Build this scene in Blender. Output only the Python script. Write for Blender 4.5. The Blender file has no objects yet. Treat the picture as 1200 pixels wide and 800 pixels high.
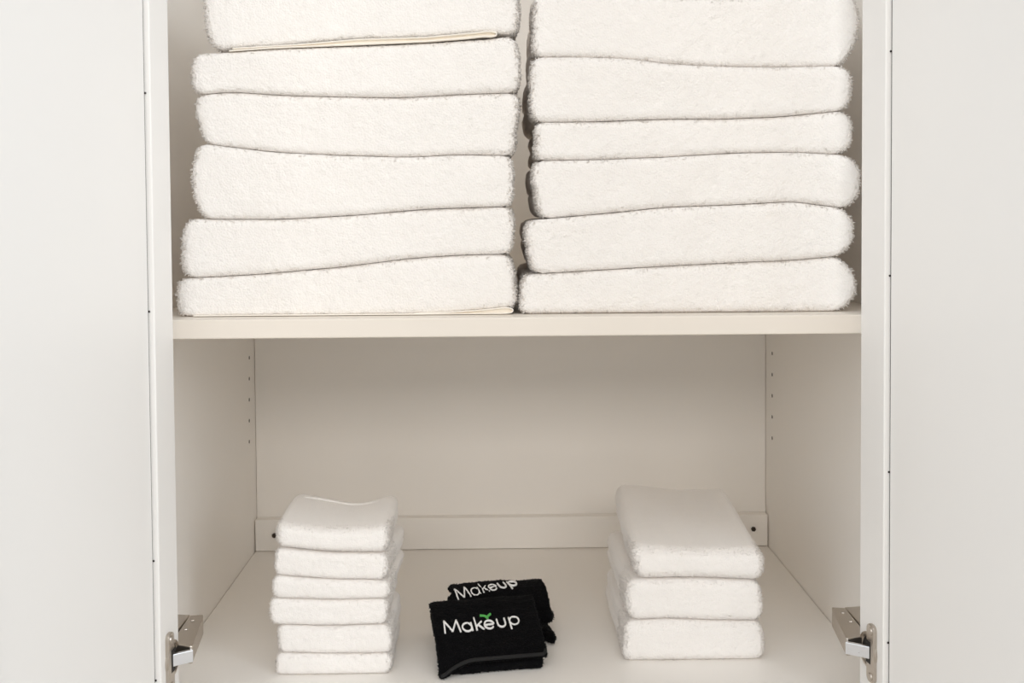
import bpy, bmesh, math, random
import numpy as np
from mathutils import Matrix, Vector

random.seed(7)
rng = np.random.default_rng(11)
scene = bpy.context.scene
col = scene.collection

# ------------------------------------------------------------------ camera
F_PX = 1310.67
CAM = np.array([-0.0196, -1.0732, 0.4857])
YAW, PITCH, ROLL, SHY = 0.0136, 0.0341, 0.0069, -0.1026
_r = np.array([math.cos(YAW), -math.sin(YAW), 0.0])
_h = np.array([math.sin(YAW), math.cos(YAW), 0.0])
_z = np.array([0, 0, 1.0])
FWD = math.cos(PITCH) * _h - math.sin(PITCH) * _z
_up = math.sin(PITCH) * _h + math.cos(PITCH) * _z
RGT = math.cos(ROLL) * _r - math.sin(ROLL) * _up
UP = math.sin(ROLL) * _r + math.cos(ROLL) * _up

cd = bpy.data.cameras.new('camera')
cam = bpy.data.objects.new('camera', cd)
col.objects.link(cam)
cd.sensor_width = 36.0
cd.lens = F_PX * 36.0 / 1200.0
cd.shift_y = SHY * 1000.0 / 1200.0
cd.clip_start = 0.02
M = Matrix(((RGT[0], UP[0], -FWD[0], CAM[0]),
            (RGT[1], UP[1], -FWD[1], CAM[1]),
            (RGT[2], UP[2], -FWD[2], CAM[2]),
            (0, 0, 0, 1)))
cam.matrix_world = M
scene.camera = cam


def at(px, py, Y):
    """Photograph position -> real point (X, Z) in the vertical plane at depth Y."""
    d = FWD + RGT * (px - 600) / F_PX - UP * (py - (400 + SHY * 1000)) / F_PX
    t = (Y - CAM[1]) / d[1]
    p = CAM + d * t
    return p[0], p[2]


# --------------------------------------------------------------- materials
def nodes_of(name):
    m = bpy.data.materials.new(name)
    m.use_nodes = True
    nt = m.node_tree
    return m, nt, nt.nodes['Principled BSDF']


def make_board(name, c, rough=0.42, bump=0.02):
    m, nt, b = nodes_of(name)
    tc = nt.nodes.new('ShaderNodeTexCoord')
    n = nt.nodes.new('ShaderNodeTexNoise')
    n.inputs['Scale'].default_value = 900
    n.inputs['Detail'].default_value = 3
    nt.links.new(tc.outputs['Object'], n.inputs['Vector'])
    n2 = nt.nodes.new('ShaderNodeTexNoise')
    n2.inputs['Scale'].default_value = 6
    nt.links.new(tc.outputs['Object'], n2.inputs['Vector'])
    mx = nt.nodes.new('ShaderNodeMix')
    mx.data_type = 'RGBA'
    mx.inputs[6].default_value = (*[v * 0.985 for v in c], 1)
    mx.inputs[7].default_value = (*c, 1)
    nt.links.new(n2.outputs['Fac'], mx.inputs[0])
    nt.links.new(mx.outputs[2], b.inputs['Base Color'])
    bp = nt.nodes.new('ShaderNodeBump')
    bp.inputs['Strength'].default_value = bump
    bp.inputs['Distance'].default_value = 0.001
    nt.links.new(n.outputs['Fac'], bp.inputs['Height'])
    nt.links.new(bp.outputs['Normal'], b.inputs['Normal'])
    b.inputs['Roughness'].default_value = rough
    b.inputs['Specular IOR Level'].default_value = 0.35
    return m


def make_terry(name, c1, c2, bump=0.5, scale=520, sheen=0.0, pile=0.0):
    m, nt, b = nodes_of(name)
    tc = nt.nodes.new('ShaderNodeTexCoord')
    v = nt.nodes.new('ShaderNodeTexVoronoi')
    v.inputs['Scale'].default_value = scale
    nt.links.new(tc.outputs['Object'], v.inputs['Vector'])
    n = nt.nodes.new('ShaderNodeTexNoise')
    n.inputs['Scale'].default_value = 55
    n.inputs['Detail'].default_value = 4
    nt.links.new(tc.outputs['Object'], n.inputs['Vector'])
    mx = nt.nodes.new('ShaderNodeMix')
    mx.data_type = 'RGBA'
    mx.inputs[6].default_value = (*c1, 1)
    mx.inputs[7].default_value = (*c2, 1)
    nt.links.new(n.outputs['Fac'], mx.inputs[0])
    nt.links.new(mx.outputs[2], b.inputs['Base Color'])
    bp = nt.nodes.new('ShaderNodeBump')
    bp.inputs['Strength'].default_value = bump
    bp.inputs['Distance'].default_value = 0.0012
    bp.invert = True
    nt.links.new(v.outputs['Distance'], bp.inputs['Height'])
    nt.links.new(bp.outputs['Normal'], b.inputs['Normal'])
    b.inputs['Roughness'].default_value = 0.95
    b.inputs['Specular IOR Level'].default_value = 0.1
    if pile:
        tr = nt.nodes.new('ShaderNodeBsdfTranslucent')
        nt.links.new(mx.outputs[2], tr.inputs['Color'])
        ms = nt.nodes.new('ShaderNodeMixShader')
        ms.inputs[0].default_value = pile
        nt.links.new(b.outputs['BSDF'], ms.inputs[1])
        nt.links.new(tr.outputs['BSDF'], ms.inputs[2])
        nt.links.new(ms.outputs['Shader'], nt.nodes['Material Output'].inputs['Surface'])
        nt.links.remove(b.inputs['Normal'].links[0])
    if sheen:
        b.inputs['Sheen Weight'].default_value = sheen
        b.inputs['Sheen Roughness'].default_value = 0.4
    return m


def make_plain(name, c, rough=0.5, metal=0.0, bump=0.0, scale=400):
    m, nt, b = nodes_of(name)
    tc = nt.nodes.new('ShaderNodeTexCoord')
    n = nt.nodes.new('ShaderNodeTexNoise')
    n.inputs['Scale'].default_value = scale
    nt.links.new(tc.outputs['Object'], n.inputs['Vector'])
    mr = nt.nodes.new('ShaderNodeMapRange')
    mr.inputs['To Min'].default_value = max(0.0, rough - 0.06)
    mr.inputs['To Max'].default_value = min(1.0, rough + 0.06)
    nt.links.new(n.outputs['Fac'], mr.inputs['Value'])
    nt.links.new(mr.outputs['Result'], b.inputs['Roughness'])
    b.inputs['Base Color'].default_value = (*c, 1)
    b.inputs['Metallic'].default_value = metal
    if bump:
        bp = nt.nodes.new('ShaderNodeBump')
        bp.inputs['Strength'].default_value = bump
        bp.inputs['Distance'].default_value = 0.0005
        nt.links.new(n.outputs['Fac'], bp.inputs['Height'])
        nt.links.new(bp.outputs['Normal'], b.inputs['Normal'])
    return m


MAT_BOARD = make_board('white_melamine', (0.90, 0.88, 0.85))
MAT_EDGE = make_board('cream_shelf_board', (0.77, 0.715, 0.645), 0.45)
MAT_DOOR = make_board('white_lacquer', (0.85, 0.84, 0.825), 0.42, 0.015)
MAT_TOWEL = make_terry('white_terry', (0.855, 0.825, 0.797), (0.88, 0.855, 0.83), sheen=0.2)
MAT_TOWEL_PILE = make_terry('white_terry_pile', (0.93, 0.905, 0.88), (0.95, 0.93, 0.905), pile=0.55)
MAT_CLOTH = make_terry('white_terry_fine', (0.925, 0.90, 0.88), (0.945, 0.925, 0.905), 0.4, 700, sheen=0.55)
MAT_CLOTH_PILE = make_terry('white_terry_fine_pile', (0.96, 0.94, 0.925), (0.975, 0.96, 0.945), 0.4, 700, pile=0.55)
MAT_HEM = make_plain('cream_woven_hem', (0.90, 0.855, 0.78), 0.9, 0, 0.3, 900)
MAT_BLACK = make_terry('black_terry', (0.0022, 0.0022, 0.0026), (0.005, 0.005, 0.006), 0.7, 600, 0.03)
MAT_BLKHEM = make_plain('black_piping', (0.0045, 0.0045, 0.005), 0.8, 0, 0.4, 1200)
MAT_THREAD = make_plain('white_thread', (0.92, 0.92, 0.92), 0.8, 0, 0.5, 1500)
MAT_GREEN = make_plain('green_thread', (0.10, 0.46, 0.10), 0.8, 0, 0.5, 1500)
MAT_NICKEL = make_plain('nickel_plated_steel', (0.54, 0.49, 0.435), 0.34, 1.0)
MAT_STEEL = make_plain('bright_steel', (0.80, 0.82, 0.86), 0.30, 1.0)
MAT_DARK = make_plain('dark_shade_and_parts', (0.02, 0.017, 0.014), 0.7)  # near black: painted shade in the door groove, also pins and cup
MAT_HOLE = make_plain('hole_shade_grey', (0.05, 0.045, 0.04), 0.8)  # dark colour stands for the shade inside the pin holes
MAT_SCREW = make_plain('dark_brown_screw', (0.03, 0.018, 0.01), 0.4)
MAT_WALL = make_board('painted_wall', (0.80, 0.79, 0.77), 0.8)
MAT_FLOOR = make_board('pale_floor', (0.55, 0.50, 0.44), 0.5)


# ------------------------------------------------------------------ helpers
def tag(o, label=None, cat=None, group=None, kind=None):
    if label: o['label'] = label
    if cat: o['category'] = cat
    if group: o['group'] = group
    if kind: o['kind'] = kind
    return o


def empty(name, loc, rz=0.0):
    o = bpy.data.objects.new(name, None)
    col.objects.link(o)
    o.empty_display_size = 0.05
    o.location = loc
    o.rotation_euler = (0, 0, rz)
    return o


def link(name, me, mat, parent=None, smooth=False):
    me.materials.append(mat)
    if smooth:
        me.polygons.foreach_set('use_smooth', [True] * len(me.polygons))
    o = bpy.data.objects.new(name, me)
    col.objects.link(o)
    if parent is not None:
        o.parent = parent
    return o


def np_mesh(name, V, Q, T=None):
    """Mesh from a vertex array, a quad index array and a triangle index array."""
    me = bpy.data.meshes.new(name)
    T = np.zeros((0, 3), int) if T is None else T
    nq, ntr = len(Q), len(T)
    me.vertices.add(len(V))
    me.vertices.foreach_set('co', np.asarray(V, dtype=np.float32).ravel())
    loops = np.concatenate([np.asarray(Q).ravel(), np.asarray(T).ravel()]).astype(np.int32)
    me.loops.add(len(loops))
    me.loops.foreach_set('vertex_index', loops)
    me.polygons.add(nq + ntr)
    starts = np.concatenate([np.arange(nq) * 4, nq * 4 + np.arange(ntr) * 3]).astype(np.int32)
    me.polygons.foreach_set('loop_start', starts)
    me.update(calc_edges=True)
    me.validate()
    return me


def bm_obj(name, bm, mat, parent=None, smooth=False):
    me = bpy.data.meshes.new(name)
    bmesh.ops.recalc_face_normals(bm, faces=bm.faces)
    bm.to_mesh(me)
    bm.free()
    return link(name, me, mat, parent, smooth)


def add_box(bm, x0, x1, y0, y1, z0, z1, bev=0.0, mtx=None):
    g = bmesh.ops.create_cube(bm, size=1.0)
    vs = g['verts']
    for v in vs:
        v.co = Vector((x0 + (v.co.x + .5) * (x1 - x0), y0 + (v.co.y + .5) * (y1 - y0), z0 + (v.co.z + .5) * (z1 - z0)))
    if bev > 0:
        es = list({e for v in vs for e in v.link_edges})
        r = bmesh.ops.bevel(bm, geom=es, offset=bev, segments=2, affect='EDGES', profile=0.5)
        vs = list({v for f in r['faces'] for v in f.verts} | {v for v in vs if v.is_valid})
    if mtx is not None:
        bmesh.ops.transform(bm, matrix=mtx, verts=vs)
    return vs


def add_prism(bm, pts, z0, z1, axis='z', bev=0.0, mtx=None):
    """Extrude a closed 2-D outline. axis is the extrusion axis."""
    def P(a, b, c):
        return {'z': (a, b, c), 'x': (c, a, b), 'y': (a, c, b)}[axis]
    lo = [bm.verts.new(P(a, b, z0)) for a, b in pts]
    hi = [bm.verts.new(P(a, b, z1)) for a, b in pts]
    fs = [bm.faces.new(lo[::-1]), bm.faces.new(hi)]
    n = len(pts)
    for i in range(n):
        fs.append(bm.faces.new((lo[i], lo[(i + 1) % n], hi[(i + 1) % n], hi[i])))
    vs = lo + hi
    if bev > 0:
        es = list({e for f in fs[:2] for e in f.edges})
        r = bmesh.ops.bevel(bm, geom=es, offset=bev, segments=2, affect='EDGES', profile=0.5)
        vs = list({v for f in r['faces'] for v in f.verts} | {v for v in vs if v.is_valid})
    if mtx is not None:
        bmesh.ops.transform(bm, matrix=mtx, verts=vs)
    return vs


def vnoise(P, freq, seed):
    """Smooth value noise in numpy, range about -1..1."""
    q = np.asarray(P) * freq + seed * 17.31
    i = np.floor(q).astype(np.int64)
    f = q - i
    f = f * f * (3 - 2 * f)

    def hsh(a, b, c):
        h = (a * 374761393 + b * 668265263 + c * 2147483647 + seed * 974634777) & 0xFFFFFFFF
        h = ((h ^ (h >> 13)) * 1274126177) & 0xFFFFFFFF
        return ((h ^ (h >> 16)) & 0xFFFF) / 32767.5 - 1.0
    out = 0
    for dx in (0, 1):
        for dy in (0, 1):
            for dz in (0, 1):
                w = (f[:, 0] if dx else 1 - f[:, 0]) * (f[:, 1] if dy else 1 - f[:, 1]) * (f[:, 2] if dz else 1 - f[:, 2])
                out = out + w * hsh(i[:, 0] + dx, i[:, 1] + dy, i[:, 2] + dz)
    return out


def quad_normals(V, Q):
    n = np.cross(V[Q[:, 2]] - V[Q[:, 0]], V[Q[:, 3]] - V[Q[:, 1]])
    a = np.linalg.norm(n, axis=1)
    return n / np.maximum(a, 1e-12)[:, None], a * 0.5


def vert_normals(V, Q):
    n, a = quad_normals(V, Q)
    out = np.zeros_like(V)
    for k in range(4):
        np.add.at(out, Q[:, k], n * a[:, None])
    return out / np.maximum(np.linalg.norm(out, axis=1), 1e-12)[:, None]


def tufts(V, Q, mask, spacing, length, radius, droop=0.25, flat=0.22):
    """Terry loops: thousands of little tapered tufts rooted on the faces picked by mask."""
    n, a = quad_normals(V, Q)
    a = np.where(mask, a, 0)
    cnt = int(a.sum() / spacing ** 2)
    if cnt == 0:
        return np.zeros((0, 3)), np.zeros((0, 3), int), np.zeros((0, 3))
    pick = rng.choice(len(Q), cnt, p=a / a.sum())
    u, v = rng.random(cnt)[:, None], rng.random(cnt)[:, None]
    q = Q[pick]
    p = (V[q[:, 0]] * (1 - u) + V[q[:, 1]] * u) * (1 - v) + (V[q[:, 3]] * (1 - u) + V[q[:, 2]] * u) * v
    nn = n[pick]
    d = nn + rng.normal(0, 0.32, (cnt, 3)) + np.array([0, 0, -droop])
    d -= nn * np.minimum(0, (d * nn).sum(1) - 0.35)[:, None]
    d /= np.linalg.norm(d, axis=1)[:, None]
    t1 = np.cross(d, rng.normal(0, 1, (cnt, 3)))
    t1 /= np.linalg.norm(t1, axis=1)[:, None]
    t2 = np.cross(d, t1)
    front = np.clip((-nn[:, 1] - 0.80) / 0.15, 0, 1)
    upper = 0.4 * np.clip((nn[:, 2] - 0.8) / 0.15, 0, 1)
    k = 1 - (1 - flat) * np.maximum(front, upper)
    L = (length * k * (0.5 + rng.random(cnt)))[:, None]
    base = p - nn * 0.0004
    vs, fs = [], []
    for k in range(3):
        an = k * 2 * math.pi / 3
        vs.append(base + radius * (t1 * math.cos(an) + t2 * math.sin(an)))
    for k in range(3):
        an = k * 2 * math.pi / 3
        vs.append(base + d * L * 0.62 + radius * 0.85 * (t1 * math.cos(an) + t2 * math.sin(an)))
    vs.append(base + d * L)
    VV = np.stack(vs, 1).reshape(-1, 3)
    NN = np.repeat(nn + 0.35 * d, 7, axis=0)
    i0 = (np.arange(cnt) * 7)[:, None]
    tri = []
    for k in range(3):
        m = (k + 1) % 3
        tri += [[k, m, 3 + m], [k, 3 + m, 3 + k], [3 + k, 3 + m, 6]]
    T = (i0[:, :, None] + np.array(tri)[None]).reshape(-1, 3)
    return VV, T, NN


def box_grid(xs, ys, zs):
    """Closed box surface with shared vertices on the given coordinate lines."""
    nx, ny, nz = len(xs), len(ys), len(zs)
    idx = -np.ones((nx, ny, nz), dtype=np.int64)
    surf = np.zeros((nx, ny, nz), bool)
    surf[[0, -1]] = True
    surf[:, [0, -1]] = True
    surf[:, :, [0, -1]] = True
    idx[surf] = np.arange(surf.sum())
    g = np.stack(np.meshgrid(xs, ys, zs, indexing='ij'), -1)[surf]
    Q = []

    def face(A, flip):
        q = np.stack([A[:-1, :-1], A[1:, :-1], A[1:, 1:], A[:-1, 1:]], -1).reshape(-1, 4)
        Q.append(q[:, ::-1] if flip else q)
    face(idx[0], True); face(idx[-1], False)
    face(idx[:, 0], False); face(idx[:, -1], True)
    face(idx[:, :, 0], True); face(idx[:, :, -1], False)
    return g, np.concatenate(Q)


def graded(a, b, fine, coarse, edge):
    """Coordinate lines, fine within `edge` of a (the front), coarse beyond."""
    n1 = max(2, int(edge / fine))
    n2 = max(2, int((b - a - edge) / coarse))
    return np.concatenate([np.linspace(a, a + edge, n1, endpoint=False), np.linspace(a + edge, b, n2 + 1)])


# ------------------------------------------------------------------ cabinet
W2, DEP, TOP = 0.375, 0.56, 1.12
SH, STH = 0.388, 0.0185
cab = empty('linen_cabinet', (0, 0, 0))
tag(cab, 'white linen cabinet with open doors, holding folded towels on its shelf and base', 'cabinet')


def panel(name, x0, x1, y0, y1, z0, z1, mat, parent=cab, bev=0.0008):
    bm = bmesh.new()
    add_box(bm, x0, x1, y0, y1, z0, z1, bev)
    return bm_obj(name, bm, mat, parent)


FRONT = -0.024
sides = {}
for s in (-1, 1):
    a, b = sorted((s * W2, s * (W2 + 0.019)))
    sides[s] = panel('side_panel', a, b, FRONT, DEP + 0.018, -0.12, TOP + 0.019, MAT_BOARD)
panel('back_panel', -W2 + 0.0005, W2 - 0.0005, DEP, DEP + 0.008, 0.0, TOP, MAT_BOARD)
panel('bottom_panel', -W2 + 0.0008, W2 - 0.0008, 0.0, DEP - 0.0005, -0.019, 0.0, MAT_BOARD)
panel('top_panel', -W2 + 0.0005, W2 - 0.0005, FRONT, DEP + 0.018, TOP, TOP + 0.019, MAT_BOARD)
panel('plinth', -W2 + 0.0005, W2 - 0.0005, 0.03, 0.048, -0.12, -0.0195, MAT_BOARD)
panel('shelf', -W2 + 0.0010, W2 - 0.0010, 0.0, DEP - 0.001, SH - STH, SH, MAT_EDGE, bev=0.0012)
rail = panel('back_rail', -W2 + 0.0015, W2 - 0.0015, DEP - 0.018, DEP - 0.0004, 0.0009, 0.0466, MAT_BOARD, bev=0.001)
# two dark countersunk screws in the rail
for px, py, ro in ((321.5, 627, 0.6), (882.8, 619.5, 0.9)):
    x, z = at(px, py, DEP - 0.018)
    bm = bmesh.new()
    pts = [(0.0036 * math.cos(ro + k * math.pi / 3), 0.0036 * math.sin(ro + k * math.pi / 3)) for k in range(6)]
    add_prism(bm, [(x + p, z + q) for p, q in pts], DEP - 0.0210, DEP - 0.0172, 'y', 0.0006)
    tag(bm_obj('screw', bm, MAT_SCREW, rail), 'dark brown screw head')
# shelf pin holes: dark discs just proud, painted for the shade inside, five a side in view
for s in (-1, 1):
    for k in range(5):
        if s < 0:
            py = 419 + 24.6 * k; Yh = DEP - 0.026
        else:
            py = 414 + 24.8 * k; Yh = DEP - 0.026
        px = 292 if s < 0 else 905
        d = FWD + RGT * (px - 600) / F_PX - UP * (py - (400 + SHY * 1000)) / F_PX
        t = (s * W2 - CAM[0]) / d[0]
        p = CAM + d * t
        bm = bmesh.new()
        pts = [(p[1] + 0.0026 * math.cos(a * math.pi / 6), p[2] + 0.0026 * math.sin(a * math.pi / 6)) for a in range(12)]
        x0, x1 = sorted((s * (W2 - 0.0003), s * (W2 + 0.006)))
        add_prism(bm, pts, x0, x1, 'x')
        bm_obj('pin_hole_shade', bm, MAT_HOLE, sides[s])

# ------------------------------------------------------------------ doors
DOOR_W, STILE, STEP, DTH = 0.372, 0.046, 0.0052, 0.022
DZ0, DZ1 = -0.018, TOP + 0.015


def door(side, hx, hy, beta, pins):
    """Inner face starts at the hinge edge (hx, hy); `beta` is how far past square it stands open."""
    ux, uy = side * math.sin(beta), -math.cos(beta)      # along the leaf, away from the hinge
    nx, ny = -side * math.cos(beta), -math.sin(beta)     # inner face normal, towards the other door
    # local axes: x = along leaf, y = inner normal, z = up
    mtx = Matrix(((ux, nx, 0, hx), (uy, ny, 0, hy), (0, 0, 1, 0), (0, 0, 0, 1)))
    bm = bmesh.new()
    b = 0.0011
    add_box(bm, 0, STILE, -DTH, 0, DZ0, DZ1, b, mtx)
    add_box(bm, DOOR_W - STILE, DOOR_W, -DTH, 0, DZ0, DZ1, b, mtx)
    add_box(bm, STILE, DOOR_W - STILE, -DTH, 0, DZ0, DZ0 + STILE, b, mtx)
    add_box(bm, STILE, DOOR_W - STILE, -DTH, 0, DZ1 - STILE, DZ1, b, mtx)
    fr = bm_obj('door', bm, MAT_DOOR, cab)
    bm = bmesh.new()
    g = 0.0018
    add_box(bm, STILE + g, DOOR_W - STILE - g, -DTH + 0.004, -STEP, DZ0 + STILE + g, DZ1 - STILE - g, 0.0005, mtx)
    bm_obj('door_panel', bm, MAT_DOOR, fr)
    bm = bmesh.new()                                    # dark strip filling the groove, painted in place of its shadow
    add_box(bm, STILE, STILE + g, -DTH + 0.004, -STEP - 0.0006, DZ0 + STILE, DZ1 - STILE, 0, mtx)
    bm_obj('groove_shade', bm, MAT_DARK, fr)
    for z in pins:
        bm = bmesh.new()
        bmesh.ops.create_uvsphere(bm, u_segments=8, v_segments=6, radius=0.0010,
                                  matrix=mtx @ Matrix.Translation((STILE + 0.0006, -STEP + 0.0004, z)))
        bm_obj('panel_pin', bm, MAT_DARK, fr, True)
    return fr, mtx


HINGE_Z = 0.0755


def hinge(side, fr, mtx, hx):
    # cup: a flange plate with two screws plus the round pot sunk in the stile, on the door
    ax = 0.0190
    bm = bmesh.new()
    pl = []
    x0, x1, hh, r = 0.0205, 0.0345, 0.0272, 0.005
    for cx, cz, a0 in ((x1 - r, hh - r, 0), (x0 + r, hh - r, 90), (x0 + r, -hh + r, 180), (x1 - r, -hh + r, 270)):
        for k in range(5):
            a = math.radians(a0 + k * 22.5)
            pl.append((cx + r * math.cos(a), cz + r * math.sin(a)))
    m2 = mtx @ Matrix.Translation((0, 0, HINGE_Z))
    add_prism(bm, pl, -0.001, 0.0036, 'y', 0.0007, m2)
    # annular rim of the pot
    R, r_in, seg = 0.0168, 0.0138, 40
    ring = []
    for k in range(seg):
        a = 2 * math.pi * k / seg
        c, s_ = math.cos(a), math.sin(a)
        ring.append([bm.verts.new(m2 @ Vector((ax + rr * c, h, rr * s_))) for rr, h in
                     ((R, -0.0005), (R, 0.0016), (R - 0.001, 0.0024), (r_in, 0.0024), (r_in - 0.001, 0.0012), (r_in - 0.002, -0.0005))])
    for k in range(seg):
        A, B = ring[k], ring[(k + 1) % seg]
        for j in range(5):
            bm.faces.new((A[j], A[j + 1], B[j + 1], B[j]))
    cup = bm_obj('hinge_cup', bm, MAT_NICKEL, fr)
    tag(cup, 'nickel hinge cup on the door face')
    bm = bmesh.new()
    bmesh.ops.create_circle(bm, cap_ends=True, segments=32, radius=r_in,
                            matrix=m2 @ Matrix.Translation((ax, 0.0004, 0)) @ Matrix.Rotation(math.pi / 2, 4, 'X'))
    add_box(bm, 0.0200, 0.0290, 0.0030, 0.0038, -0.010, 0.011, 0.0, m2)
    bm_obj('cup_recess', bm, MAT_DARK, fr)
    for dz in (-0.0215, 0.0215):
        bm = bmesh.new()
        bmesh.ops.create_cone(bm, cap_ends=True, segments=20, radius1=0.0040, radius2=0.0032, depth=0.0012,
                              matrix=m2 @ Matrix.Translation((0.0290, 0.0041, dz)) @ Matrix.Rotation(-math.pi / 2, 4, 'X'))
        add_box(bm, 0.0266, 0.0314, 0.0043, 0.00485, dz - 0.0006, dz + 0.0006, 0, m2)
        bm_obj('cup_screw', bm, MAT_NICKEL, fr)
    # arm: channel-shaped steel arm on the cabinet side, ending in the link that enters the cup
    s = side
    zt, zb = HINGE_Z + 0.0085, HINGE_Z - 0.0085
    bm = bmesh.new()
    arm = [(0.3088, -0.031), (0.3105, -0.032), (0.325, -0.028), (0.332, 0.000), (0.3330, 0.050), (0.3205, 0.052), (0.3185, 0.045)]
    arm = [(s * x - (s * 0.0003), y) for x, y in arm]
    if s < 0: arm = arm[::-1]
    add_prism(bm, arm, zb, zt, 'z', 0.0009)
    h = bm_obj('hinge', bm, MAT_NICKEL, cab)
    tag(h, 'nickel plated concealed hinge arm')
    bm = bmesh.new()
    blk = [(0.3345, 0.004), (0.352, -0.008), (0.3752, -0.008), (0.3752, 0.062), (0.3345, 0.056)]
    blk = [(s * x, y) for x, y in blk]
    if s < 0: blk = blk[::-1]
    add_prism(bm, blk, zb + 0.001, zt - 0.0015, 'z', 0.0009)
    bm_obj('mounting_plate', bm, MAT_NICKEL, h)
    bm = bmesh.new()
    lk = [(0.3068, -0.0350), (0.3320, -0.0520), (0.3340, -0.0490), (0.3090, -0.0315)]
    lk = [(s * x, y) for x, y in lk]
    if s < 0: lk = lk[::-1]
    add_prism(bm, lk, HINGE_Z - 0.0055, HINGE_Z + 0.0060, 'z', 0.0005)
    tag(bm_obj('hinge_link', bm, MAT_STEEL, h), 'bright steel hinge link')
    bm = bmesh.new()
    for y in (0.012, 0.036):
        bmesh.ops.create_cone(bm, cap_ends=True, segments=18, radius1=0.0034, radius2=0.0028, depth=0.0014,
                              matrix=Matrix.Translation((s * (0.3135 + 0.085 * (y + 0.033)), y, HINGE_Z + 0.001)) @ Matrix.Rotation(-s * math.pi / 2, 4, 'Y'))
        bmesh.ops.create_cone(bm, cap_ends=True, segments=18, radius1=0.0024, radius2=0.0020, depth=0.0008,
                              matrix=Matrix.Translation((s * 0.3262, y, zt + 0.0003)))
    bm_obj('arm_screw', bm, MAT_NICKEL, h)


HL, HR, HY = -0.3244, 0.3251, -0.02


def pin_z(side, rows, hx, beta):
    out = []
    for px, py in rows:
        y = HY - STILE * math.cos(beta)
        out.append(at(px, py, y)[1])
    return out


BL, BR = math.radians(3.9), math.radians(8.2)
dl, ml = door(-1, HL, HY, BL, pin_z(-1, [(170, 109), (176, 365), (182, 657), (186, 797)], HL, BL))
dr, mr_ = door(1, HR, HY, BR, pin_z(1, [(1044, 60), (1043, 323), (1043, 553), (1042, 753)], HR, BR))
hinge(-1, dl, ml, HL)
hinge(1, dr, mr_, HR)


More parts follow.
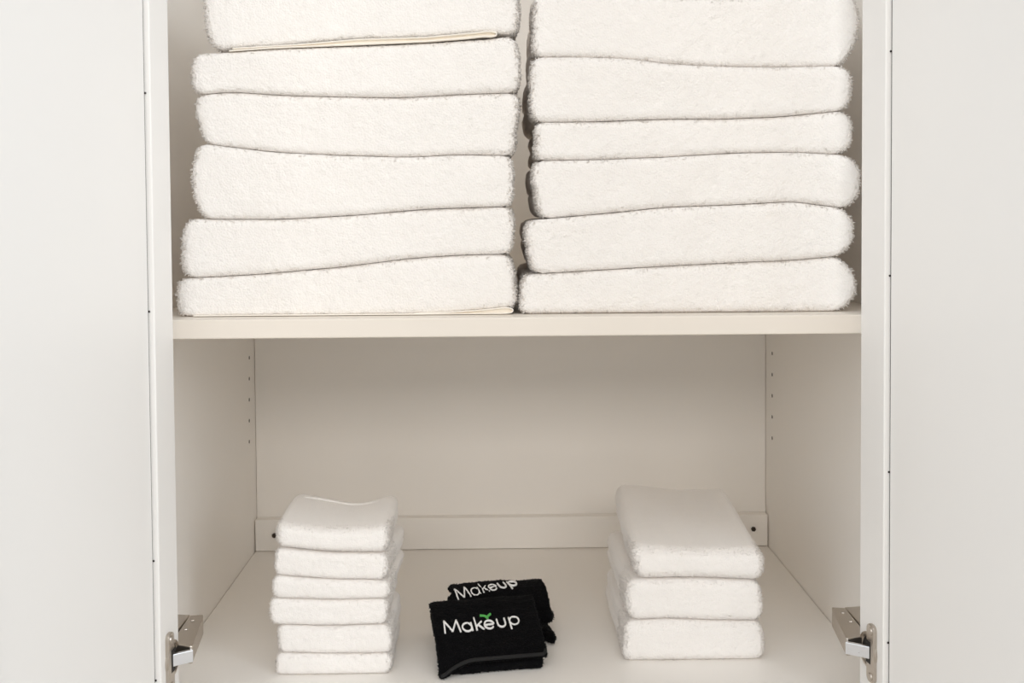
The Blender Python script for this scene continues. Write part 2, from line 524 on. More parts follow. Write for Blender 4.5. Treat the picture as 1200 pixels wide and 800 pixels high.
# ------------------------------------------------------------------ towels
def folded_towel(name, mat, yf, depth, top, bot, left, right, seed, r=0.012, fine=0.0022, side_bulge=0.0,
                 rot=0.0, sp=0.0021, tl=0.0019, tr=0.00062, parent=None, coarse=0.007, groove=0.0025, edge=0.035,
                 wob=0.0018, skew=0.0, loc=None, top_back=0.0, zf=None, free_top=False, big_loops=0.0, rx=None, ry=None):
    """One folded terry towel: rounded folded slab whose front outline runs through real contour points
    (X, Z) at its front plane; grooves between fold layers on its ends; terry tufts all over the visible sides."""
    T = np.array(top, float); B = np.array(bot, float)
    Lf = np.array(left, float); Rt = np.array(right, float)
    xl0, xr0 = Lf[:, 0].mean(), Rt[:, 0].mean()
    w = xr0 - xl0
    h = float(np.interp((xl0 + xr0) / 2, T[:, 0], T[:, 1]) - np.interp((xl0 + xr0) / 2, B[:, 0], B[:, 1]))
    r = min(r, 0.46 * h)
    xs = np.linspace(-w / 2, w / 2, int(w / fine))
    ys = graded(0, depth, fine, coarse, edge)
    zs = np.linspace(-h / 2, h / 2, max(10, int(h / fine)))
    P, Q = box_grid(xs, ys, zs)
    c = np.array([0, depth / 2, 0]); hs = np.array([w / 2, depth / 2, h / 2])
    rv = np.array([min(rx or r, 0.46 * w), ry or r * 0.75, r])
    q = np.clip(P - c, -(hs - rv), hs - rv)
    dv = (P - c - q) / rv
    ln = np.linalg.norm(dv, axis=1)
    P = q + np.where(ln[:, None] > 1e-9, dv / np.maximum(ln, 1e-9)[:, None] * rv, 0) + c
    tx = P[:, 0] / w + 0.5
    tz = np.clip(P[:, 2] / h + 0.5, 0, 1)

    def endx(C, t):
        o = np.argsort(C[:, 1])
        z = C[o, 1]; x = C[o, 0]
        tt = (z - z[0]) / max(1e-6, z[-1] - z[0])
        tq = t
        # smooth the broken line a little
        return sum(np.interp(np.clip(tq + k, 0, 1), tt, x) for k in (-.12, -.06, 0, .06, .12)) / 5
    xl, xr = endx(Lf, tz), endx(Rt, tz)
    X = xl + (xr - xl) * tx

    def curve(C, x):
        o = np.argsort(C[:, 0])
        k = 0.012
        return sum(np.interp(x + d, C[o, 0], C[o, 1]) for d in (-k, -k / 2, 0, k / 2, k)) / 5
    zt, zb = curve(T, X), curve(B, X)
    if zf is not None:
        zb, zt = zf(X, P[:, 1], zb, zt)
    Z = zb + (zt - zb) * tz + top_back * tz * (P[:, 1] / depth)
    Y = yf + P[:, 1]
    X = X + skew * P[:, 1]
    V = np.stack([X, Y, Z], 1)
    n = vert_normals(V, Q)
    # broad softness, never outward into the neighbours above and below
    vertical = np.abs(n[:, 2])
    wobv = wob * vnoise(V, 18, seed) + 0.5 * wob * vnoise(V, 45, seed + 1)
    V = V + n * (wobv * (1 - vertical) ** 0.5)[:, None]
    V[:, 1] -= 0.0  # front plane stays
    # fold layers on the two ends: rounded rolls with a crease between, a touch wider behind the front
    endm = np.clip(np.abs(n[:, 0]) * 1.4 - 0.3, 0, 1)
    sgn = np.sign(n[:, 0])
    yy = P[:, 1]
    deep = np.clip((yy - 0.02) / 0.05, 0, 1)
    cre = 0.5 + 0.12 * vnoise(np.stack([yy, yy * 0, yy * 0 + seed], 1), 9, seed)
    V[:, 0] -= sgn * endm * (groove * np.exp(-((tz - cre) / 0.07) ** 2)) * (0.35 + 0.65 * deep)
    V[:, 0] += sgn * endm * side_bulge * deep * (0.6 + 0.6 * vnoise(np.stack([yy * 1.0, tz * 0.05, yy * 0 + seed], 1), 14, seed + 5))
    # fine terry unevenness
    V = V + n * (0.00035 * rng.normal(0, 1, len(V)) * (1 - 0.6 * vertical))[:, None]
    fc = V[Q].mean(1)
    fy = P[Q].mean(1)[:, 1]
    fn, fa = quad_normals(V, Q)
    pn, _ = quad_normals(P, Q)
    mask = (fy < 0.06) & (pn[:, 1] > -0.97)
    if free_top: mask &= ~((fn[:, 2] > 0.6) & (fy > 0.012))
    mask &= (fy < depth * 0.9)
    lo, hi = curve(B, V[:, 0]), curve(T, V[:, 0])
    V[:, 2] = np.maximum(V[:, 2], lo)
    if not free_top: V[:, 2] = np.minimum(V[:, 2], hi)
    TV, TT, TN = tufts(V, Q, mask & (fn[:, 2] > -0.85), sp, tl, tr)
    if big_loops:
        bmask = (fy < 0.03) & (np.abs(pn[:, 0]) > 0.4)
        T2, F2, N2 = tufts(V, Q, bmask, 0.0030, big_loops, big_loops * 0.30, 0.3, 0.8)
        TT = np.concatenate([TT, F2 + len(TV)]); TV = np.concatenate([TV, T2])
    zlo = V[:, 2].min()
    if len(TV):
        TV[:, 2] = np.maximum(TV[:, 2], curve(B, TV[:, 0]))
        if not free_top: TV[:, 2] = np.minimum(TV[:, 2], curve(T, TV[:, 0]))
    org = np.array([(xl0 + xr0) / 2, yf + depth / 2, zlo]) if loc is None else np.array(loc)
    VV = np.concatenate([V, TV]) - org
    me = np_mesh(name, VV, Q, TT + len(V) if len(TT) else None)
    o = link(name, me, mat, parent, True)
    me.materials.append(MAT_TOWEL_PILE if mat is MAT_TOWEL else MAT_CLOTH_PILE)
    me.polygons.foreach_set('material_index', np.concatenate([np.zeros(len(Q), np.int32), np.ones(len(TT), np.int32)]))
    o.location = org
    return o


def P2(pts, Y):
    return [at(x, y, Y) for x, y in pts]


YF = 0.030
GAP = 0.0002
left_seams = [
    [(200, -20), (260, -22), (420, -20), (620, -20)],
    [(230, 62), (265, 61), (320, 57), (420, 53.5), (500, 50), (560, 45.8), (584, 44.6), (596, 41), (620, 41)],
    [(215, 113), (235, 110), (270, 107), (330, 111), (400, 113), (470, 114), (540, 110), (600, 108), (620, 108)],
    [(215, 165), (245, 169), (320, 178), (400, 182), (480, 184), (540, 181), (598, 182), (620, 183)],
    [(205, 255), (248, 257), (330, 257), (420, 252), (500, 245), (560, 243), (595, 242), (620, 241)],
    [(200, 327), (220, 326), (300, 322), (400, 313), (480, 303), (540, 299), (595, 298), (620, 298)],
    None]
left_ends = [
    ([(238, -18), (238, 10), (242, 35), (252, 52)], [(604, -15), (607, 10), (606, 30), (602, 39)]),
    ([(230, 64), (224, 75), (224, 95), (230, 109)], [(602, 46), (607, 65), (608, 90), (605, 106)]),
    ([(232, 114), (228, 124), (232, 145), (240, 165)], [(606, 112), (608, 125), (604, 145), (601, 178)]),
    ([(232, 172), (226, 190), (223, 220), (231, 238), (237, 254)], [(599, 186), (602, 210), (600, 238)]),
    ([(221, 258), (213, 275), (211, 305), (217, 323)], [(598, 246), (603, 264), (601, 285), (597, 297)]),
    ([(211, 329), (207, 342), (207, 355), (210, 368)], [(597, 301), (602, 325), (605, 350), (604, 366)])]
right_seams = [
    [(600, -6), (700, -8), (800, -3), (860, -3), (930, -6), (1030, -10)],
    [(610, 66), (680, 66), (740, 68), (780, 74), (840, 77), (920, 78), (1020, 76)],
    [(610, 143), (700, 142), (780, 139), (850, 139), (920, 136), (990, 129), (1020, 128)],
    [(610, 188), (700, 187), (780, 184), (860, 179), (930, 178), (990, 181), (1020, 183)],
    [(610, 258), (633, 257), (700, 251), (780, 243), (860, 240), (930, 236), (998, 245), (1020, 247)],
    [(610, 322), (630, 321), (700, 317), (780, 312), (860, 308), (930, 305), (985, 300), (1020, 299)],
    None]
right_ends = [
    ([(626, -4), (624, 35), (626, 62)], [(1000, -4), (1009, 22), (1006, 46), (986, 76)]),
    ([(624, 70), (621, 90), (621, 125), (625, 140)], [(988, 78), (1000, 92), (999, 115), (992, 130)]),
    ([(627, 146), (630, 160), (628, 185)], [(992, 129), (1001, 146), (1000, 166), (988, 181)]),
    ([(626, 191), (624, 210), (628, 235), (634, 255)], [(993, 181), (1007, 192), (1010, 208), (1008, 226), (995, 244)]),
    ([(620, 261), (616, 276), (619, 300), (626, 319)], [(986, 243), (998, 252), (1002, 266), (1000, 284), (983, 301)]),
    ([(614, 325), (610, 340), (610, 364)], [(982, 302), (1000, 316), (1006, 332), (1003, 348), (984, 363)])]

ORD_L = ['topmost white bath towel of the left stack, cut off by the top of the frame',
         'second white bath towel from the top of the left stack, under the curled hem',
         'third white bath towel from the top of the left stack on the shelf',
         'third white bath towel from the bottom of the left stack, the plumpest of that stack',
         'second white bath towel from the bottom of the left stack on the shelf',
         'bottom white bath towel of the left stack, lying on the shelf with its hem showing']
ORD_R = ['topmost white bath towel of the right stack, thick and sagging at its right end',
         'second white bath towel from the top of the right stack on the shelf',
         'thinnest white bath towel of the right stack, third from its top',
         'third white bath towel from the bottom of the right stack, reaching farthest right',
         'second white bath towel from the bottom of the right stack on the shelf',
         'bottom white bath towel of the right stack, lying on the shelf beside the right door']


def bath_stack(seams, ends, labels, group, seed, bulge, depth, yoff, under=None):
    n = len(ends)
    out = []
    for i in range(n):
        yf = YF + yoff[i]
        top = [(x, z - GAP) for x, z in P2(seams[i], YF)]
        if seams[i + 1] is None:
            bot = [(top[0][0] - 0.05, SH + 0.0004), (top[-1][0] + 0.05, SH + 0.0004)]
        else:
            bot = [(x, z + GAP) for x, z in P2(seams[i + 1], YF)]
        if under and i in under:
            bot = [(x, max(z, SH + 0.0004)) for x, z in P2(under[i], YF)]
        lf, rt = ends[i]
        o = folded_towel('bath_towel', MAT_TOWEL, yf, depth + random.uniform(-0.015, 0.015), top, bot,
                         P2(lf, yf), P2(rt, yf), seed + i * 3, r=0.0072, rx=0.012, side_bulge=bulge[i], sp=0.0025, tl=0.0023, tr=0.00062, free_top=(i == 0), big_loops=0.0030)
        tag(o, labels[i], 'towel', group)
        out.append(o)
    return out


LS = bath_stack(left_seams, left_ends, ORD_L, 'bath towels stacked on the left of the shelf', 10,
                [0.0, 0.0, 0.0, 0.0, 0.0, 0.0], 0.30, [0.004, 0.0, 0.002, 0.0, 0.001, 0.003],
                {0: [(230, 59), (262, 57), (345, 50.5), (420, 44.5), (500, 42.5), (560, 37.0), (584, 37.2), (596, 40), (620, 40.2)],
                 5: [(190, 375), (300, 374), (420, 372), (480, 369.6), (530, 366.6), (570, 363.0), (597, 360.8), (620, 361)]})
RS = bath_stack(right_seams, right_ends, ORD_R, 'bath towels stacked on the right of the shelf', 60,
                [0.001, 0.002, 0.002, 0.0015, 0.002, 0.0], 0.29, [0.003, 0.0, 0.002, 0.0, 0.0, 0.002])


def strip_tube(name, path, yf, yb, thick, mat, parent, wave=0.0):
    """Flat woven hem: a thin strip following a path in X-Z, running back from yf to yb, with thickness."""
    pts = np.array(path, float)
    # resample smoothly
    d = np.concatenate([[0], np.cumsum(np.linalg.norm(np.diff(pts, axis=0), axis=1))])
    t = np.linspace(0, d[-1], 360)
    C = np.stack([np.interp(t, d, pts[:, k]) for k in (0, 1)], 1)
    for _ in range(2):
        C[1:-1] = (C[:-2] + 2 * C[1:-1] + C[2:]) / 4
    tg = np.gradient(C, axis=0)
    tg /= np.linalg.norm(tg, axis=1)[:, None]
    nn = np.stack([-tg[:, 1], tg[:, 0]], 1)
    A = C + nn * thick / 2
    Bq = C - nn * thick / 2
    yfv = yf + wave * np.sin(np.linspace(0, 9, len(C)))
    bm = bmesh.new()
    rows = []
    for i in range(len(C)):
        rows.append([bm.verts.new((A[i, 0], yfv[i], A[i, 1])), bm.verts.new((A[i, 0], yb, A[i, 1])),
                     bm.verts.new((Bq[i, 0], yb, Bq[i, 1])), bm.verts.new((Bq[i, 0], yfv[i], Bq[i, 1]))])
    for i in range(len(C) - 1):
        for k in range(4):
            bm.faces.new((rows[i][k], rows[i][(k + 1) % 4], rows[i + 1][(k + 1) % 4], rows[i + 1][k]))
    bm.faces.new(rows[0][::-1]); bm.faces.new(rows[-1])
    e = int(np.argmax(C[:, 0]))                     # cloth closing the folded loop at the back
    for i in range(0, e - 2, 2):
        k0 = e + int(np.argmin(np.abs(C[e:, 0] - C[i, 0])))
        k1 = e + int(np.argmin(np.abs(C[e:, 0] - C[i + 2, 0])))
        if k0 > k1:
            bm.faces.new([bm.verts.new(rows[q][1].co + Vector((0, -0.0025, 0))) for q in (i, i + 2, k1, k0)])
    o = bm_obj(name, bm, mat, None, True)
    if parent is not None:
        o.parent = parent
        o.matrix_parent_inverse = Matrix.Translation(-parent.location)
    return o


# the hem curling out under the topmost left towel, and the hem of the bottom left one on the shelf
yh = YF - 0.001
hp = P2([(272, 56.5), (345, 52.3), (420, 46), (500, 43.6), (558, 38.2), (572, 36.6), (581, 37.4), (583, 40.4), (577, 42.6), (566, 42.4),
         (545, 44.8), (500, 48.2), (420, 51.6), (320, 55.6), (268, 59.2)], yh)
tag(strip_tube('hem', hp, yh + 0.0005, yh + 0.008, 0.0011, MAT_HEM, LS[0], 0.0006), 'cream flat woven hem with a curled end')
hp = P2([(486, 367.4), (530, 366.0), (570, 363), (586, 361.2), (597, 360.8), (602, 363), (600, 366.4), (592, 367.4), (560, 368), (500, 369.5), (226, 371)], yh)
hp = [(x, max(z, SH + 0.0012)) for x, z in hp]
tag(strip_tube('hem', hp, yh + 0.0005, yh + 0.008, 0.0010, MAT_HEM, LS[5], 0.0006), 'cream flat woven hem with a curled end')

# ------------------------------------------------------------------ washcloths (left) and hand towels (right)
YW = 0.098
wash_seams = [
    [(300, 613), (330, 612), (384, 619), (440, 617), (490, 609)],
    [(300, 642), (324, 643), (384, 649), (452, 650), (490, 650)],
    [(300, 674), (320, 675), (384, 680), (456, 681), (490, 681)],
    [(300, 701), (318, 702), (384, 704), (456, 702), (490, 702)],
    [(300, 733), (316, 733), (384, 735), (454, 733), (490, 733)],
    [(300, 765), (326, 766), (393, 767), (459, 766), (490, 766)],
    None]
wash_ends = [
    ([(324, 614), (322, 628), (325, 641)], [(455, 616), (457, 632), (453, 648)]),
    ([(322, 646), (320, 660), (321, 673)], [(452, 652), (454, 665), (450, 679)]),
    ([(319, 678), (317, 690), (319, 700)], [(455, 683), (457, 692), (455, 701)]),
    ([(316, 705), (315, 718), (317, 731)], [(454, 705), (455, 718), (452, 731)]),
    ([(325, 736), (325, 750), (327, 764)], [(456, 736), (459, 750), (458, 764)]),
    ([(323, 768), (322, 782), (321, 795)], [(457, 768), (459, 780), (456, 795)])]
WASH_L = ['topmost white washcloth of the left small stack, its top face and wavy back edge showing',
          'second white washcloth from the top of the left small stack',
          'thin white washcloth third from the top of the left small stack',
          'white washcloth third from the bottom of the left small stack, sticking out farthest left',
          'second white washcloth from the bottom of the left small stack',
          'bottom white washcloth of the left small stack, lying on the cabinet base']


def small_stack(name, seams, ends, labels, group, seed, Y, depth, cat, skews, yo, mat, r, topfn=None, tb=None, bulge=0.002):
    res = []
    for i in range(len(ends)):
        yf = Y + yo[i]
        top = [(x, z - 0.0005) for x, z in P2(seams[i], Y)]
        if seams[i + 1] is None:
            bot = [(top[0][0] - 0.05, 0.0004), (top[-1][0] + 0.05, 0.0004)]
        else:
            bot = [(x, z + 0.0005) for x, z in P2(seams[i + 1], Y)]
        o = folded_towel(name, mat, yf, depth[i], top, bot, P2(ends[i][0], yf), P2(ends[i][1], yf), seed + 3 * i,
                         r=r * (1.1 if i == 0 else 1), fine=0.0018, sp=0.0020, tl=0.0018, tr=0.0005, coarse=0.0032, groove=0.0022, edge=0.03,
                         wob=0.0012, skew=skews[i], side_bulge=bulge, zf=topfn if i == 0 else None, free_top=(i == 0), big_loops=0.0022, ry=0.015 if i == 0 else None)
        tag(o, labels[i], cat, group)
        res.append(o)
    return res


def wash_top(X, Yl, zb, zt):
    # top face: a soft hump towards the back right, a dip before it
    u = (X + 0.295) / 0.12
    k = np.clip(Yl / 0.12, 0, 1)
    zt = zt + k * k * (0.004 * np.exp(-((X + 0.135) / 0.022) ** 2) - 0.0035 * np.exp(-((X + 0.178) / 0.02) ** 2) + 0.002 * np.exp(-((X + 0.24) / 0.03) ** 2))
    return zb, zt


WS = small_stack('washcloth', wash_seams, wash_ends, WASH_L, 'washcloths stacked at the left of the cabinet base', 120, YW,
                 [0.128, 0.122, 0.124, 0.12, 0.122, 0.12], 'towel', [-0.02, 0.06, 0.03, 0.0, -0.02, -0.02],
                 [0.0, 0.001, 0.0, 0.001, 0.0, 0.001], MAT_CLOTH, 0.0072, wash_top)

# the sewn hem ridge running across the back of the topmost washcloth
_top = np.array(P2(wash_seams[0], YW))
_x = np.linspace(-0.246, -0.142, 60)
_z = np.interp(_x, _top[:, 0], _top[:, 1])
_, _z = wash_top(_x, 0.108 + 0 * _x, _z * 0, _z)
bm = bmesh.new()
_rows = []
for k in range(60):
    zz = _z[k] - 0.0003 - 0.002 * (abs(k - 29.5) / 29.5) ** 6
    _rows.append([bm.verts.new((_x[k], YW + 0.108 + 0.0030 * math.cos(a), zz + 0.0013 * math.sin(a))) for a in np.linspace(0, 2 * math.pi, 9)[:-1]])
for k in range(59):
    for m in range(8):
        bm.faces.new((_rows[k][m], _rows[k][(m + 1) % 8], _rows[k + 1][(m + 1) % 8], _rows[k + 1][m]))
bm.faces.new(_rows[0]); bm.faces.new(_rows[-1][::-1])
_h = bm_obj('hem', bm, MAT_CLOTH, None, True)
_h.parent = WS[0]
_h.matrix_parent_inverse = Matrix.Translation(-WS[0].location)

YP = 0.124
hand_seams = [
    [(700, 638), (740, 640), (820, 646), (890, 643), (920, 640)],
    [(700, 680), (744, 681), (820, 680), (866, 682), (890, 683), (920, 684)],
    [(700, 729), (739, 729), (788, 727), (836, 729), (882, 730), (920, 730)],
    None]
hand_ends = [
    ([(739, 645), (741, 662), (745, 679)], [(893, 644), (898, 662), (895, 681)]),
    ([(736, 684), (733, 706), (738, 727)], [(891, 686), (896, 710), (893, 727)]),
    ([(732, 733), (731, 755), (729, 785)], [(894, 733), (898, 757), (896, 780)])]
HAND_L = ['topmost white hand towel of the right small stack, its long top face in view',
          'middle white hand towel of the three in the right small stack',
          'bottom white hand towel of the right small stack, lying on the cabinet base']


def hand_top(X, Yl, zb, zt):
    k = np.clip(Yl / 0.235, 0, 1)
    P = np.stack([X, Yl, X * 0], 1)
    return zb, zt + 0.013 * k ** 1.3 + 0.0022 * np.sin(k * 9) * np.exp(-((X - 0.15) / 0.05) ** 2) + 0.0018 * vnoise(P, 16, 5)


HS = small_stack('hand_towel', hand_seams, hand_ends, HAND_L, 'hand towels stacked at the right of the cabinet base', 160, YP,
                 [0.235, 0.20, 0.205], 'towel', [0.03, 0.0, 0.02], [0.0, 0.002, 0.0], MAT_CLOTH, 0.0105, hand_top, bulge=0.003)


# ------------------------------------------------------------------ black make-up towels
def smooth_path(pts, n, it=3):
    p = np.array(pts, float)
    d = np.concatenate([[0], np.cumsum(np.linalg.norm(np.diff(p, axis=0), axis=1))])
    t = np.linspace(0, d[-1], n)
    C = np.stack([np.interp(t, d, p[:, k]) for k in range(p.shape[1])], 1)
    for _ in range(it * 4):
        C[1:-1] = (C[:-2] + 2 * C[1:-1] + C[2:]) / 4
    return C


def slab(name, path, thick, hw, parent, mat, seed, warp=None, fine=0.0018, sp=0.0017, tl=0.0017, tr=0.0005, r=None, tuft=True):
    """A cloth layer of given thickness following a path in local Y-Z (its outer face), spanning +-hw in x."""
    C = smooth_path(path, 160)
    L = float(np.sum(np.linalg.norm(np.diff(C, axis=0), axis=1)))
    s = np.linspace(0, 1, len(C))
    tg = np.gradient(C, axis=0); tg /= np.linalg.norm(tg, axis=1)[:, None]
    nr = np.stack([-tg[:, 1], tg[:, 0]], 1)
    if nr[len(C) // 3, 1] < 0: nr = -nr
    xs = np.linspace(-hw, hw, int(2 * hw / fine))
    ls = np.linspace(0, L, int(L / fine))
    hs_ = np.linspace(-thick, 0, max(4, int(thick / fine)))
    P, Q = box_grid(xs, ls, hs_)
    half = np.array([hw, L / 2, thick / 2]); c = np.array([0, L / 2, -thick / 2])
    rr = min(r or thick * 0.48, thick * 0.48)
    q = np.clip(P - c, -(half - rr), half - rr)
    dv = P - c - q
    ln = np.linalg.norm(dv, axis=1)
    P = q + np.where(ln[:, None] > 1e-9, dv / np.maximum(ln, 1e-9)[:, None] * rr, 0) + c
    t = np.clip(P[:, 1] / L, 0, 1)
    by = np.interp(t, s, C[:, 0]); bz = np.interp(t, s, C[:, 1])
    ny = np.interp(t, s, nr[:, 0]); nz = np.interp(t, s, nr[:, 1])
    V = np.stack([P[:, 0], by + ny * P[:, 2], bz + nz * P[:, 2]], 1)
    if warp is not None: V = warp(V, t)
    n = vert_normals(V, Q)
    V = V + n * (0.0011 * vnoise(V, 40, seed) + 0.00035 * rng.normal(0, 1, len(V)))[:, None]
    V[:, 2] = np.maximum(V[:, 2], 0.0004)
    TV, TT, TN = (tufts(V, Q, np.ones(len(Q), bool), sp, tl, tr, 0.1) if tuft else (np.zeros((0, 3)), np.zeros((0, 3), int), np.zeros((0, 3))))
    if len(TV): TV[:, 2] = np.maximum(TV[:, 2], 0.0004)
    me = np_mesh(name, np.concatenate([V, TV]), Q, TT + len(V) if len(TT) else None)
    o = link(name, me, mat, parent, True)

    def surf(x, ln_):
        tt = ln_ / L
        p = np.array([[x, np.interp(tt, s, C[:, 0]), np.interp(tt, s, C[:, 1])]])
        if warp is not None: p = warp(p, np.array([tt]))
        return p[0], np.array([0, np.interp(tt, s, nr[:, 0]), np.interp(tt, s, nr[:, 1])])
    return o, surf


def ribbon_letters(segs, surf, x0, l0, sc, rot, wdt, name, mat, parent, lift=0.0016, arch=0.0):
    """Embroidered strokes: each stroke is a raised satin-stitch ridge laid along the cloth surface."""
    bm = bmesh.new()
    cr, sr = math.cos(rot), math.sin(rot)
    for st in segs:
        pts = smooth_path(st, max(4, int(10 * len(st))), 1) if len(st) > 2 else np.array([[st[0][0] + (st[1][0] - st[0][0]) * k / 6, st[0][1] + (st[1][1] - st[0][1]) * k / 6] for k in range(7)])
        tg = np.gradient(pts, axis=0); tg /= np.maximum(np.linalg.norm(tg, axis=1), 1e-9)[:, None]
        rows = []
        for p, t in zip(pts, tg):
            row = []
            for off, h in ((-0.5, -0.0008), (-0.42, 0.6), (0, 1.0), (0.42, 0.6), (0.5, -0.0008)):
                a = p[0] * sc - t[1] * off * wdt
                b = p[1] * sc + t[0] * off * wdt
                X, Lq = a * cr - b * sr, a * sr + b * cr
                Lq += arch * (X / (sc * 5.0) - 0.5) ** 2
                q, n = surf(x0 + X, l0 + Lq)
                hh = lift if h > 0.9 else (lift * h if h > 0 else -0.0006)
                v = q + n * hh
                row.append(bm.verts.new(v))
            rows.append(row)
        for i in range(len(rows) - 1):
            for k in range(4):
                bm.faces.new((rows[i][k], rows[i + 1][k], rows[i + 1][k + 1], rows[i][k + 1]))
        bm.faces.new(rows[0]); bm.faces.new(rows[-1][::-1])
    return bm_obj(name, bm, mat, parent, True)


def circ(cx, cy, rx, ry, a0, a1, n=14):
    return [(cx + rx * math.cos(math.radians(a0 + (a1 - a0) * k / n)), cy + ry * math.sin(math.radians(a0 + (a1 - a0) * k / n))) for k in range(n + 1)]


# the word Makeup, cap height 1, as strokes
MAKEUP = [
    [(0.00, 0.0), (0.10, 1.0)], [(0.10, 1.0), (0.48, 0.10)], [(0.48, 0.10), (0.86, 1.0)], [(0.86, 1.0), (0.96, 0.0)],     # M
    circ(1.42, 0.33, 0.29, 0.33, 20, 340), [(1.71, 0.66), (1.71, 0.0)],                                                    # a
    [(1.98, 0.0), (1.98, 1.05)], [(2.00, 0.30), (2.38, 0.66)], [(2.14, 0.42), (2.42, 0.0)],                                # k
    circ(2.80, 0.33, 0.29, 0.33, 0, 320) , [(2.53, 0.33), (3.08, 0.33)],                                                   # e
    [(3.34, 0.66), (3.34, 0.28)] + circ(3.58, 0.26, 0.24, 0.26, 180, 360, 8) + [(3.82, 0.66)],                             # u
    [(4.10, 0.66), (4.10, -0.30)], circ(4.40, 0.33, 0.29, 0.33, -170, 170),                                                # p
]
LEAF = [[(2.82, 0.80), (2.80, 0.98)], [(2.80, 0.96), (2.66, 1.10), (2.40, 1.18)], [(2.80, 0.96), (2.94, 1.08), (3.08, 1.20)]]


def makeup_towel(label, loc, rz, hw, seed, flap_path, layers, warp, text, hem_len, leaf=True):
    root = empty('face_towel', loc, rz)
    tag(root, label, 'towel', 'black face towels')
    for pth, th, k, *wf in layers:
        slab('folded_layer', pth, th, hw * k, root, MAT_BLACK, seed, wf[0] if wf else None, 0.0022, 0.0019)
        seed += 3
    fl, surf = slab('top_layer', flap_path, 0.0085, hw, root, MAT_BLACK, seed + 2, warp)
    # piping round the lower edge and up the right edge of the top layer
    if hem_len:
        bm = bmesh.new()
        pts = [surf(x, 0.0012)[0] + surf(x, 0.0012)[1] * 0.0002 for x in np.linspace(-hw * 0.97, hw * 0.93, 40)]
        pts += [surf(hw * (0.95 + 0.035 * min(1, l / 0.01)), 0.0012 + l)[0] + surf(hw * 0.97, 0.0012 + l)[1] * -0.0012 for l in np.linspace(0.004, hem_len, 24)]
        pts = smooth_path(pts, 90, 1)
        tg = np.gradient(pts, axis=0); tg /= np.linalg.norm(tg, axis=1)[:, None]
        rows = []
        for p, t in zip(pts, tg):
            a = np.cross(t, [0, -0.6, 0.8]); a /= np.linalg.norm(a); b = np.cross(t, a)
            rows.append([bm.verts.new(p + 0.0020 * (a * math.cos(q) + b * math.sin(q))) for q in np.linspace(0, 2 * math.pi, 9)[:-1]])
        for i in range(len(rows) - 1):
            for k in range(8):
                bm.faces.new((rows[i][k], rows[i][(k + 1) % 8], rows[i + 1][(k + 1) % 8], rows[i + 1][k]))
        bm.faces.new(rows[0]); bm.faces.new(rows[-1][::-1])
        bm_obj('hem_piping', bm, MAT_BLKHEM, fl, True)
    x0, l0, sc, rot, arch = text
    tag(ribbon_letters(MAKEUP, surf, x0, l0, sc, rot, 0.0019, 'lettering', MAT_THREAD, fl, arch=arch), 'white embroidered word Makeup')
    if leaf: tag(ribbon_letters(LEAF, surf, x0, l0, sc, rot, 0.0026, 'leaf_motif', MAT_GREEN, fl, lift=0.0018, arch=arch), 'green embroidered sprout')
    return root


def warp_front(V, t):
    # lower left corner of the top layer sags to the base
    V = V.copy()
    k = np.clip(1 - t / 0.35, 0, 1) ** 1.5
    f = np.clip((-V[:, 0] - 0.018) / 0.036, 0, 1) ** 2
    V[:, 2] -= k * f * 0.013
    V[:, 1] -= k * f * 0.006
    return V


def warp_base(V, t):
    # the right end of the lowest layer reaches forward beside the front towel
    V = V.copy()
    f = np.clip((V[:, 0] - 0.040) / 0.010, 0, 1)
    V[:, 1] -= f * (1 - t) ** 0.7 * 0.020
    return V


def warp_back(V, t):
    V = V.copy()
    f = np.clip((V[:, 0]) / 0.05, -1, 1)
    V[:, 2] += -0.0015 * f
    return V


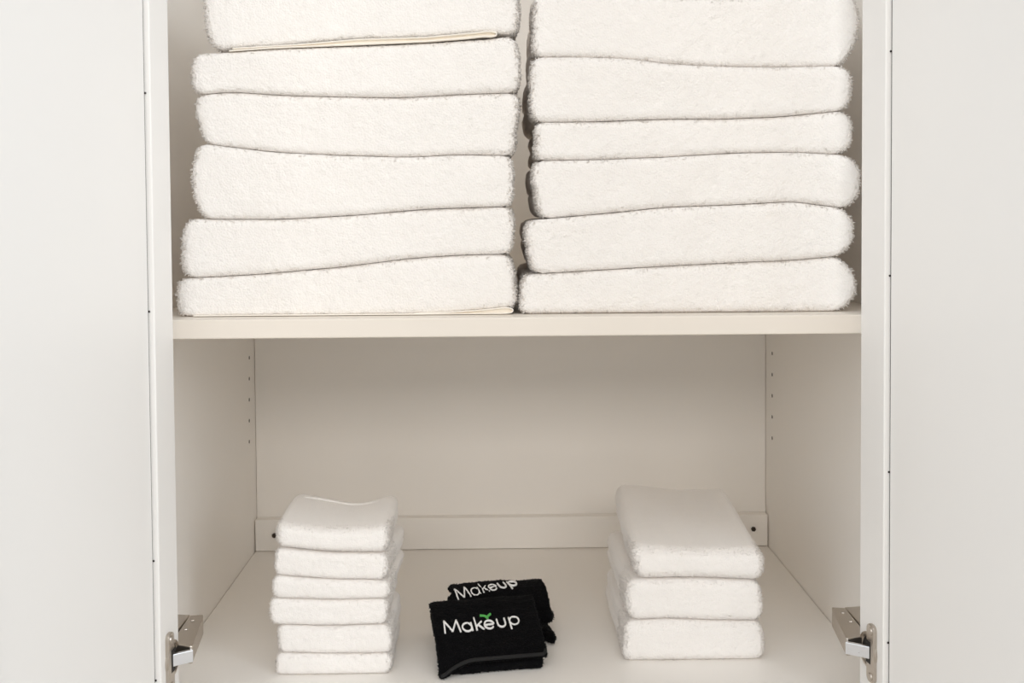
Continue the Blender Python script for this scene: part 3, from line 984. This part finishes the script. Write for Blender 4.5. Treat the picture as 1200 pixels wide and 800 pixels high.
makeup_towel('front black face towel with the whole word Makeup and a green sprout', (-0.0285, 0.1125, 0), math.radians(10), 0.0590, 300,
             [(-0.015, 0.0160), (-0.007, 0.0230), (0.028, 0.0405), (0.055, 0.051), (0.066, 0.0535), (0.073, 0.0515)],
             [([(-0.013, 0.0105), (0.02, 0.0125), (0.046, 0.0135)], 0.0100, 0.92), ([(0.004, 0.0205), (0.030, 0.0262), (0.050, 0.0300)], 0.0125, 0.94),
              ([(0.024, 0.0290), (0.045, 0.0395), (0.062, 0.0430)], 0.011, 0.95)],
             warp_front, (-0.0475, 0.0365, 0.0178, math.radians(4), 0.006), 0.006)
makeup_towel('rear black face towel, its word Makeup half hidden behind the front one', (0.000, 0.130, 0), math.radians(13), 0.056, 340,
             [(0.062, 0.0330), (0.073, 0.0470), (0.083, 0.0540), (0.094, 0.0565), (0.108, 0.0545), (0.118, 0.0475)],
             [([(0.050, 0.014), (0.08, 0.0145), (0.118, 0.014)], 0.0135, 0.955, warp_base), ([(0.060, 0.0295), (0.09, 0.0300), (0.117, 0.0285)], 0.0150, 1.07),
              ([(0.076, 0.0415), (0.095, 0.0450), (0.113, 0.0420)], 0.013, 1.03)],
             warp_back, (-0.051, 0.0165, 0.0162, math.radians(14), 0.0), 0, False)

# ------------------------------------------------------------------ the room round the cabinet
def structure(name, x0, x1, y0, y1, z0, z1, mat):
    bm = bmesh.new()
    add_box(bm, x0, x1, y0, y1, z0, z1)
    o = bm_obj(name, bm, mat)
    o['kind'] = 'structure'
    return o


structure('floor', -2.6, 2.6, -3.4, 0.70, -0.17, -0.1202, MAT_FLOOR)
structure('wall_back', -2.6, 2.6, DEP + 0.02, DEP + 0.14, -0.12, 2.5, MAT_WALL)

# ------------------------------------------------------------------ light
wd = bpy.data.worlds.new('room_light')
scene.world = wd
wd.use_nodes = True
bg = wd.node_tree.nodes['Background']
bg.inputs['Color'].default_value = (0.89, 0.945, 1.0, 1)
bg.inputs['Strength'].default_value = 0.60


def area(name, loc, target, sx, sy, power, color):
    l = bpy.data.lights.new(name, 'AREA')
    l.shape = 'RECTANGLE'; l.size = sx; l.size_y = sy
    l.energy = power; l.color = color
    o = bpy.data.objects.new(name, l)
    col.objects.link(o)
    o.location = loc
    o.rotation_euler = (Vector(target) - Vector(loc)).to_track_quat('-Z', 'Y').to_euler()
    return o


area('ceiling_lamp', (0.1, -1.3, 2.1), (0.0, 0.2, 0.3), 1.8, 1.0, 8, (1.0, 0.95, 0.88))
area('warm_room_lamp', (0.0, -2.7, 1.2), (0.0, 0.2, 0.35), 2.2, 0.45, 25.5, (1.0, 0.925, 0.84))
area('right_window_light', (2.1, -1.7, 1.2), (-0.1, -0.05, 0.4), 1.3, 1.5, 32, (0.91, 0.96, 1.0))
area('left_window_light', (-2.1, -1.7, 1.2), (0.1, -0.05, 0.4), 1.3, 1.5, 18, (0.93, 0.97, 1.0))

scene.cycles.max_bounces = 24
scene.cycles.diffuse_bounces = 20
scene.cycles.transmission_bounces = 20
scene.view_settings.view_transform = 'Standard'
scene.view_settings.look = 'None'
scene.view_settings.exposure = 0.0
scene.view_settings.gamma = 1.0
scene.view_settings.use_curve_mapping = False
